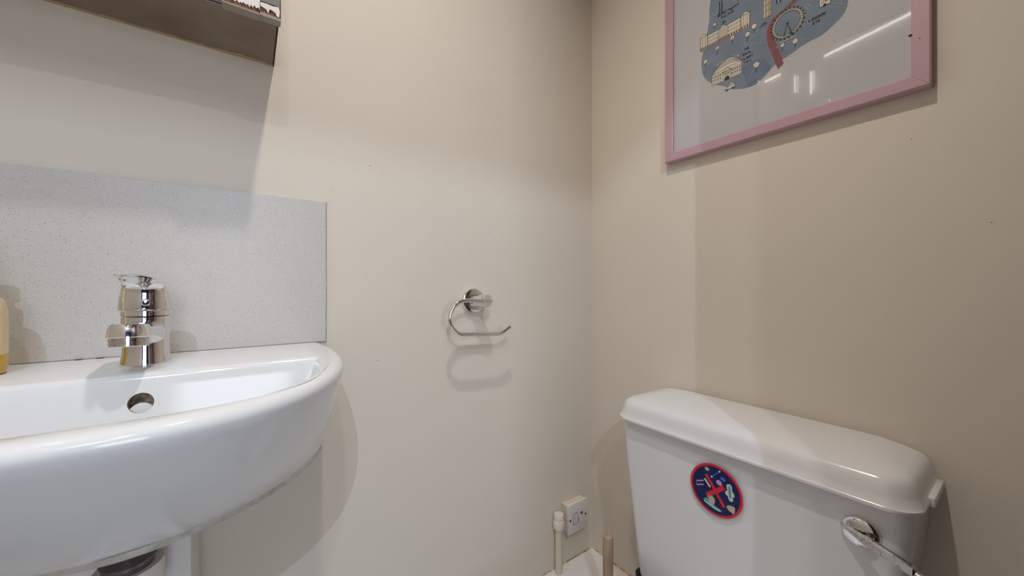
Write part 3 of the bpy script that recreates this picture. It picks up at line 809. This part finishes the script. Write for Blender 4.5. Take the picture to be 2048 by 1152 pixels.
for i in range(12):
    u = 118+i*5.1
    if 138 < u < 157: continue
    for v, h in ((155.5, 4), (163, 3.6)): fill([(u-1, v), (u+1, v), (u+1, v+h*.7), (u, v+h), (u-1, v+h*.7)], 8, 'ink')
    line([(u, 148.5), (u, 150.5)], 1.4, 8, 'brown')
for i, u in enumerate((121, 129, 165, 173)): fill(circ(u, 171+i*.6, .9, 8), 8, 'ink')
line([(138, 166), (147.5, 175), (157, 167)], .8, 8, 'ink', True); line([(139, 147), (139, 166)], .7, 8); line([(156.5, 147), (156.5, 166)], .7, 8)
for u in (142, 145, 148, 151, 154): line([(u, 157.5), (u, 164.5)], 1.0, 8, 'ink' if u in (145, 151) else 'brown')
fill([(142, 147), (153, 147), (153, 151), (150.5, 154.5), (147.5, 155.6), (144.5, 154.5), (142, 151)], 8, 'ink')
# car
car = sm2([(143, 124), (143.5, 127), (149, 129), (151, 134), (156, 137), (161, 135), (163.5, 129), (163.5, 124.5)], 3)
fill(car, 9, 'cream'); line(car, .7, 10, 'ink', True)
line([(151, 130), (152.5, 133.5), (155, 134), (155, 130)], .7, 11, 'ink', True); line([(157, 130), (157, 134), (160, 133.5), (161, 130)], .7, 11, 'ink', True)
fill(circ(147.5, 123.8, 2.2, 14), 11, 'ink'); fill(circ(159.5, 123.8, 2.2, 14), 11, 'ink'); line([(144.5, 118), (147, 119.5)], .6, 11)
obj('map_print', pm, [m_paper, m_blue, m_blue2, m_river, m_ink, m_brownink, m_cream, m_tan, m_dash], pic)
# chipped specks of paint on the right bar
bm = bmesh.new()
lathe(bm, (-0.0208, PY0-PW+0.0222, PZ0+0.087), (-1, 0, 0), [(0, 0.0022), (0.0005, 0.0018)], 10)
lathe(bm, (-0.0208, PY0-PW+0.0120, PZ0+0.077), (-1, 0, 0), [(0, 0.0010), (0.0005, 0.0008)], 10)
obj('paint_chips', bm, m_darkedge, pic)

# ------------------------------------------------------------------ toilet
to = thing('toilet', 'white close-coupled toilet cistern under the picture with a chrome lever', 'toilet', (-0.30, -0.47, 0))
CY = -0.4735
def rr(x0, x1, y0, y1, z, r, n=8, zf=None):
    """rounded rectangle ring, counter-clockwise; back corners (x1) tight"""
    out = []
    for cx_, cy_, a0, rad in ((x1-0.008, y1-0.008, 0, 0.008), (x0+r, y1-r, 90, r), (x0+r, y0+r, 180, r), (x1-0.008, y0+0.008, 270, 0.008)):
        for i in range(n+1):
            a = math.radians(a0+90*i/n); out.append((cx_+rad*math.cos(a), cy_+rad*math.sin(a), z))
    return out
def front_bow(ring, amt, y0, y1):
    o_ = []
    for x, y, z in ring:
        t = max(-1, min(1, (y-(y0+y1)/2)/((y1-y0)/2)))
        k = max(0, min(1, (-x)/0.15))
        o_.append((x - amt*(1-t*t)*k, y, z))
    return o_
bm = bmesh.new()
rings = []
for z, xf, hw in [(0.372, -0.142, 0.196), (0.380, -0.147, 0.201), (0.45, -0.149, 0.2105), (0.55, -0.1505, 0.2235), (0.65, -0.152, 0.2365), (0.735, -0.153, 0.2445)]:
    rings.append(front_bow(rr(xf, -0.003, CY-hw, CY+hw, z, 0.022), 0.004, CY-hw, CY+hw))
loft(bm, rings)
obj('cistern', bm, m_plastic, to, smooth=45)
bm = bmesh.new()
rings = []
for z, xf, hw, r in [(0.7335, -0.155, 0.2455, 0.03), (0.7330, -0.167, 0.2490, 0.034), (0.7345, -0.1690, 0.2502, 0.036), (0.7385, -0.1690, 0.2500, 0.036), (0.7405, -0.1665, 0.2480, 0.036),
                     (0.755, -0.1645, 0.2450, 0.036), (0.766, -0.1620, 0.2420, 0.036), (0.7720, -0.1590, 0.2390, 0.034), (0.7765, -0.1540, 0.2345, 0.033), (0.7795, -0.1470, 0.2280, 0.032),
                     (0.7820, -0.1360, 0.2200, 0.03), (0.7855, -0.1050, 0.2070, 0.026), (0.7885, -0.0650, 0.1900, 0.018), (0.7895, -0.040, 0.160, 0.012)]:
    xb = -0.002 if z < 0.77 else -0.002 - (z-0.77)*0.35
    rings.append(front_bow(rr(xf, xb, CY-hw, CY+hw, z, r), 0.006, CY-hw, CY+hw))
loft(bm, rings)
box(bm, -0.092, -0.004, CY-0.2545, CY-0.2445, 0.7285, 0.7425, 0.0015)
obj('cistern_lid', bm, m_plastic, to, smooth=50)
# flush lever
HX, HY, HZ = -0.1535, -0.6615, 0.6850
bm = bmesh.new()
lathe(bm, (HX+0.001, HY, HZ), (-1, 0, 0), [(0, 0.0222), (0.003, 0.0225), (0.006, 0.0212), (0.0085, 0.0180), (0.0100, 0.0120), (0.0106, 0.0004)], 48)
rose = obj('flush_lever', bm, m_chrome, to, smooth=50)
bm = bmesh.new()
p0 = Vector((HX-0.0065, HY+0.019, HZ+0.004)); p1 = Vector((HX-0.016, HY-0.004, HZ-0.001)); p2 = Vector((HX-0.030, HY-0.030, HZ-0.0010)); p3 = Vector((HX-0.042, HY-0.060, HZ-0.0040))
cl = catmull([p0, p1, p2, p3], 8)
rings = []
for i, p in enumerate(cl):
    t = (cl[min(i+1, len(cl)-1)]-cl[max(i-1, 0)]).normalized(); side = Vector((0, 0, 1)); nn = t.cross(side).normalized()
    s = i/(len(cl)-1); hh = 0.0018 + 0.0048*min(1, s*2.2); th = 0.0022 + 0.0016*min(1, s*2)
    if i == len(cl)-1: hh *= .96
    pr = [(-1, -0.7), (-0.75, -1), (0.75, -1), (1, -0.7), (1, 0.7), (0.75, 1), (-0.75, 1), (-1, 0.7)]
    rings.append([p + side*(a*hh) + nn*(b_*th) for a, b_ in pr])
loft(bm, rings)
h_ = obj('lever_arm', bm, m_chrome_worn, to, smooth=30)
bm = bmesh.new()
e0 = p3 + Vector((0.001, -0.001, -0.0035)); dr = (p3-p2).normalized()
lathe(bm, e0, (-0.3, -1, -0.28), [(0, 0.0050), (0.02, 0.0062), (0.028, 0.0060), (0.031, 0.0045)], 20)
obj('lever_tip', bm, m_chrome_worn, to, smooth=40)
# bowl, seat and lid (below the picture's edge)
bm = bmesh.new()
def egg(cx_, a, b_, z, n=40): return [(cx_ + (a if math.cos(2*PI*i/n) > 0 else a*1.15)*math.cos(2*PI*i/n), CY + b_*math.sin(2*PI*i/n), z) for i in range(n)]
loft(bm, [egg(-0.36, 0.16, 0.10, 0.0), egg(-0.36, 0.155, 0.095, 0.05), egg(-0.35, 0.15, 0.09, 0.15), egg(-0.37, 0.19, 0.13, 0.25), egg(-0.40, 0.215, 0.17, 0.33), egg(-0.405, 0.22, 0.18, 0.372), egg(-0.405, 0.17, 0.13, 0.370), egg(-0.40, 0.12, 0.09, 0.30), egg(-0.38, 0.06, 0.05, 0.24)])
box(bm, -0.30, -0.004, CY-0.14, CY+0.14, 0.26, 0.3715, 0.02, 4)
obj('pan', bm, m_ceramic, to, smooth=50)
bm = bmesh.new()
loft(bm, [egg(-0.405, 0.222, 0.185, 0.374), egg(-0.405, 0.226, 0.188, 0.38), egg(-0.405, 0.226, 0.188, 0.392), egg(-0.405, 0.215, 0.178, 0.398), egg(-0.405, 0.1, 0.08, 0.402)])
obj('seat_lid', bm, m_plastic, to, smooth=50)
# black inlet hose beside the cistern
bm = bmesh.new()
tube(bm, catmull([(-0.100, -0.262, 0.356), (-0.100, -0.250, 0.351), (-0.100, -0.246, 0.338), (-0.098, -0.249, 0.310), (-0.09, -0.256, 0.24), (-0.07, -0.258, 0.12), (-0.05, -0.25, 0.0)], 6), 0.0062, 14)
lathe(bm, (-0.100, -0.2460, 0.3330), (0, 0.1, 1), [(0, 0.0055), (0.001, 0.0082), (0.012, 0.0082), (0.014, 0.006)], 12)
obj('inlet_hose', bm, m_black, to, smooth=50)

# sticker on the cistern front: thin printed disc
SX, SY, SZ, SR = -0.1578, -0.4570, 0.6555, 0.0485
st = thing('round_sticker', 'round navy do-not-flush sticker with a red rim and cross on the cistern front', 'sticker', (SX, SY, SZ))
slope = math.radians(0.9)
sm = bmesh.new()
SMI = dict(red=0, navy=1, white=2, green=3, pink=4, blue=5, beige=6, grey=7)
def SP(u, v, k):    # u to the right in the picture (towards -y), v up, in units of the radius
    return Vector((SX - 0.00009*k - math.sin(slope)*v*SR, SY - u*SR, SZ + v*SR))
def sfill(pts, k, mn):
    f = sm.faces.new([sm.verts.new(SP(u, v, k)) for u, v in pts]); f.material_index = SMI[mn]
def sline(u0, v0, u1, v1, wd, k, mn):
    l = math.hypot(u1-u0, v1-v0); nx, ny = -(v1-v0)/l*wd/2, (u1-u0)/l*wd/2
    sfill([(u0+nx, v0+ny), (u1+nx, v1+ny), (u1-nx, v1-ny), (u0-nx, v0-ny)], k, mn)
N_ = 64
a = [sm.verts.new(SP(math.cos(2*PI*i/N_), math.sin(2*PI*i/N_), 0)) for i in range(N_)]
c = [sm.verts.new(SP(math.cos(2*PI*i/N_), math.sin(2*PI*i/N_), 2)) for i in range(N_)]
sm.faces.new(a).material_index = 0; sm.faces.new(c).material_index = 0
for i in range(N_): sm.faces.new((a[i], a[(i+1) % N_], c[(i+1) % N_], c[i])).material_index = 0
sfill(circ(0, 0, .91, 60), 3, 'navy')
sline(-.36, .50, .34, -.52, .115, 5, 'red'); sline(-.33, -.33, .33, .25, .17, 6, 'red')
sline(-.42, .30, -.20, .04, .075, 5, 'white')                      # cigarette
sfill(circ(-.32, .72, .10, 16, .085), 4, 'grey'); sfill(circ(-.32, .72, .05, 12, .04), 5, 'white')
sline(-.14, .48, .16, .80, .03, 4, 'blue'); sline(-.16, .46, -.11, .51, .07, 5, 'white'); sline(.14, .78, .19, .83, .06, 5, 'white')  # cotton bud
sfill(sm2([(.20, .60), (.32, .62), (.38, .52), (.30, .48), (.22, .52)], 3, True), 4, 'blue')
sfill(sm2([(.04, .38), (.12, .46), (.22, .42), (.26, .30), (.16, .26), (.06, .30)], 3, True), 4, 'pink')
sfill([(-.74, .10), (-.46, .22), (-.46, .17), (-.74, .05)], 4, 'pink'); sfill([(-.74, -.06), (-.46, .06), (-.46, .01), (-.74, -.11)], 4, 'pink'); sline(-.74, .10, -.74, -.10, .03, 4, 'grey')
pad = sm2([(.44, .42), (.56, .46), (.62, .36), (.62, .24), (.70, .14), (.70, .02), (.64, .04), (.66, -.10), (.60, -.18), (.50, -.14), (.46, -.02), (.38, .02), (.38, .14), (.45, .20), (.42, .32)], 3, True)
sfill(pad, 4, 'white'); sfill(sm2([(.49, .34), (.56, .36), (.58, .0), (.52, -.06)], 3, True), 5, 'grey')
sfill(sm2([(.42, -.42), (.54, -.34), (.70, -.34), (.72, -.44), (.68, -.60), (.56, -.58), (.46, -.52)], 3, True), 4, 'beige')
sfill(sm2([(-.46, -.52), (-.30, -.44), (-.02, -.62), (.20, -.68), (.20, -.76), (-.10, -.76), (-.40, -.64)], 3, True), 4, 'green')
sline(-.44, -.60, .18, -.74, .06, 5, 'white')
sfill(sm2([(-.28, -.28), (-.16, -.26), (-.04, -.34), (-.02, -.50), (-.10, -.62), (-.26, -.56), (-.26, -.44), (-.32, -.38)], 3, True), 6, 'beige')
obj('sticker_print', sm, [m_sred, m_navy, m_swhite, m_sgreen, m_spink, m_sblue, m_sbeige, m_sgrey], st)

# ------------------------------------------------------------------ capped pipe and fused switch
pi_ = thing('capped_pipe', 'short upright cream painted pipe with a white end cap beside the switch', 'pipe', (-0.155, -0.018, 0.2253))
bm = bmesh.new(); lathe(bm, (-0.1575, -0.0185, 0.2258), (0, 0, 1), [(0, 0.0100), (0.124, 0.0100)], 28)
obj('pipe', bm, m_pipe, pi_, smooth=50)
bm = bmesh.new(); lathe(bm, (-0.1575, -0.0185, 0.3480), (0, 0, 1), [(0, 0.0104), (0.001, 0.0116), (0.003, 0.0118), (0.006, 0.0152), (0.014, 0.0162), (0.024, 0.0162), (0.029, 0.0148), (0.030, 0.0128), (0.032, 0.0126), (0.033, 0.0142), (0.044, 0.0142), (0.0465, 0.0125), (0.0470, 0.0055), (0.0450, 0.0050), (0.0450, 0.0004)], 32)
obj('end_cap', bm, m_capw, pi_, smooth=35)

su = thing('fused_switch', 'white fused spur switch with a red neon low on the wall by the corner', 'switch', (-0.09, 0, 0.368))
bm = bmesh.new(); box(bm, -0.1285, -0.0535, -0.0215, -0.0004, 0.3275, 0.4090, 0.003)
obj('back_box', bm, m_spurbox, su)
bm = bmesh.new(); box(bm, -0.1310, -0.0515, -0.0300, -0.0216, 0.3255, 0.4110, 0.0014, 2)
obj('face_plate', bm, m_spur, su, smooth=40)
bm = bmesh.new(); box(bm, -0.0885, -0.0795, -0.0330, -0.0300, 0.3525, 0.3690, 0.001)
obj('rocker', bm, m_spur, su)
bm = bmesh.new(); box(bm, -0.0815, -0.0735, -0.0312, -0.0300, 0.3725, 0.3790, 0.0008)
obj('neon_indicator', bm, m_red, su)
bm = bmesh.new(); box(bm, -0.1110, -0.0940, -0.0312, -0.0300, 0.3520, 0.3815, 0.0008)
obj('fuse_carrier', bm, m_spur, su)
bm = bmesh.new()
for x0, x1, z0, z1 in [(-0.1118, -0.1108, 0.3515, 0.382), (-0.0942, -0.0932, 0.3515, 0.382), (-0.1118, -0.0932, 0.3812, 0.3820), (-0.1118, -0.0932, 0.3512, 0.3520), (-0.1040, -0.1030, 0.3560, 0.3770), (-0.0890, -0.0884, 0.352, 0.3695)]:
    box(bm, x0, x1, -0.0313, -0.0301, z0, z1)
obj('fuse_outline', bm, m_line, su)
for sx in (-0.1235, -0.0605):
    bm = bmesh.new(); lathe(bm, (sx, -0.0300, 0.3665), (0, -1, 0), [(0, 0.0032), (0.0006, 0.0030), (0.0004, 0.0003)], 16)
    obj('screw', bm, m_black, su)

# ------------------------------------------------------------------ plunger between ledge and cistern
pl = thing('toilet_plunger', 'plain round wooden handle standing upright between corner boxing and cistern', 'plunger', (-0.150, -0.195, 0))
bm = bmesh.new()
lathe(bm, (-0.1500, -0.1910, 0.06), (0, 0, 1), [(0, 0.0122), (0.20, 0.0125), (0.3570, 0.0129), (0.3610, 0.0121), (0.3622, 0.0100), (0.3628, 0.0012), (0.3605, 0.0010), (0.3605, 0.0002)], 36)
obj('handle', bm, m_wood, pl, smooth=45)
bm = bmesh.new()
lathe(bm, (-0.1500, -0.1910, 0.0), (0, 0, 1), [(0.0005, 0.044), (0.006, 0.045), (0.035, 0.038), (0.055, 0.022), (0.062, 0.018), (0.085, 0.017), (0.086, 0.0128)], 36)
obj('rubber_cup', bm, m_black, pl, smooth=45)

# ------------------------------------------------------------------ ceiling fittings and hall lamp
m_emit = bpy.data.materials.new('lit_bulb'); m_emit.use_nodes = True
b = m_emit.node_tree.nodes['Principled BSDF']; b.inputs['Emission Color'].default_value = (1, 0.88, 0.7, 1); b.inputs['Emission Strength'].default_value = 3.0
def downlight(x, y, label):
    t = thing('ceiling_downlight', label, 'ceiling light', (x, y, ZC))
    bm = bmesh.new(); lathe(bm, (x, y, ZC-0.0005), (0, 0, -1), [(0, 0.042), (0.004, 0.042), (0.006, 0.038), (0.005, 0.030), (0.002, 0.027)], 36)
    obj('ring', bm, m_chrome, t, smooth=40)
    bm = bmesh.new(); lathe(bm, (x, y, ZC-0.003), (0, 0, -1), [(0, 0.025), (0.003, 0.025), (0.004, 0.020), (0.0045, 0.001)], 28)
    obj('lens', bm, m_emit, t, smooth=40)
downlight(-1.02, -1.40, 'round chrome downlight in the ceiling near the door')
downlight(-0.73, -0.56, 'round chrome downlight in the ceiling near the picture')

m_rod = bpy.data.materials.new('added_glow_rod'); m_rod.use_nodes = True
b = m_rod.node_tree.nodes['Principled BSDF']; b.inputs['Emission Color'].default_value = (1, 0.97, 0.93, 1); b.inputs['Emission Strength'].default_value = 16.0
wl_ = thing('streak_light', 'added wall light of glowing rods on the left wall, shaped for streaks in the picture glass', 'wall light', (XL, -0.26, 2.10))  # added fitting, rods laid out to put bright streaks in the picture glass
bm = bmesh.new(); box(bm, XL+0.0005, XL+0.006, -0.54, -0.004, 2.125, 2.150, 0.002); obj('back_plate', bm, m_chrome, wl_)
for y0, y1, z0, z1 in [(-0.53, -0.25, 2.122, 2.090), (-0.078, -0.006, 2.088, 2.080)]:
    bm = bmesh.new(); tube(bm, [(XL+0.016, y0, z0), (XL+0.016, (y0+y1)/2, (z0+z1)/2), (XL+0.016, y1, z1)], 0.0045, 12); obj('glow_rod', bm, m_rod, wl_)
for y0, z0, z1, r in [(-0.139, 1.975, 2.056, 0.0022), (-0.150, 1.965, 2.045, 0.0010), (-0.201, 1.940, 2.045, 0.0030), (-0.212, 1.955, 2.045, 0.0010), (-0.268, 1.862, 1.888, 0.0015)]:
    bm = bmesh.new(); tube(bm, [(XL+0.016, y0, z0), (XL+0.016, y0, (z0+z1)/2), (XL+0.016, y0, z1)], r, 10); obj('glow_rod', bm, m_rod, wl_)
bm = bmesh.new()
tube(bm, [(XL+0.010, -0.535, 2.130), (XL+0.010, -0.27, 2.130), (XL+0.010, -0.005, 2.130)], 0.004, 8)
for y0, z0 in [(-0.139, 2.056), (-0.150, 2.045), (-0.201, 2.045), (-0.212, 2.045), (-0.268, 1.888), (-0.39, 2.108), (-0.04, 2.086)]:
    tube(bm, [(XL+0.011, y0, 2.130), (XL+0.0135, y0, (2.130+z0)/2), (XL+0.016, y0, z0)], 0.0009, 6)
obj('hanger_rail', bm, m_chrome, wl_, smooth=60)

# wall blemishes: small paint chips and pimples
bm = bmesh.new()
for x, z, r in [(-0.2934, 1.616, 0.0022), (-0.6739, 1.2986, 0.0026), (-0.3803, 1.1819, 0.0020), (-0.6585, 0.888, 0.0030), (-0.7459, 0.9484, 0.0016), (-0.7459, 1.2371, 0.0014), (-0.56, 1.235, 0.0012)]:
    lathe(bm, (x, -0.0001, z), (0, -1, 0), [(0, r), (0.0006, r*0.8), (0.0010, r*0.3)], 8)
for y, z, r in [(-0.6917, 1.2831, 0.0012), (-0.7719, 1.1368, 0.0014)]:
    lathe(bm, (-0.0001, y, z), (-1, 0, 0), [(0, r), (0.0006, r*0.8), (0.0010, r*0.3)], 8)
struct('trim_3', bm, m_wall, 'small lumps of paint on the cream walls around the corner', smooth=60)
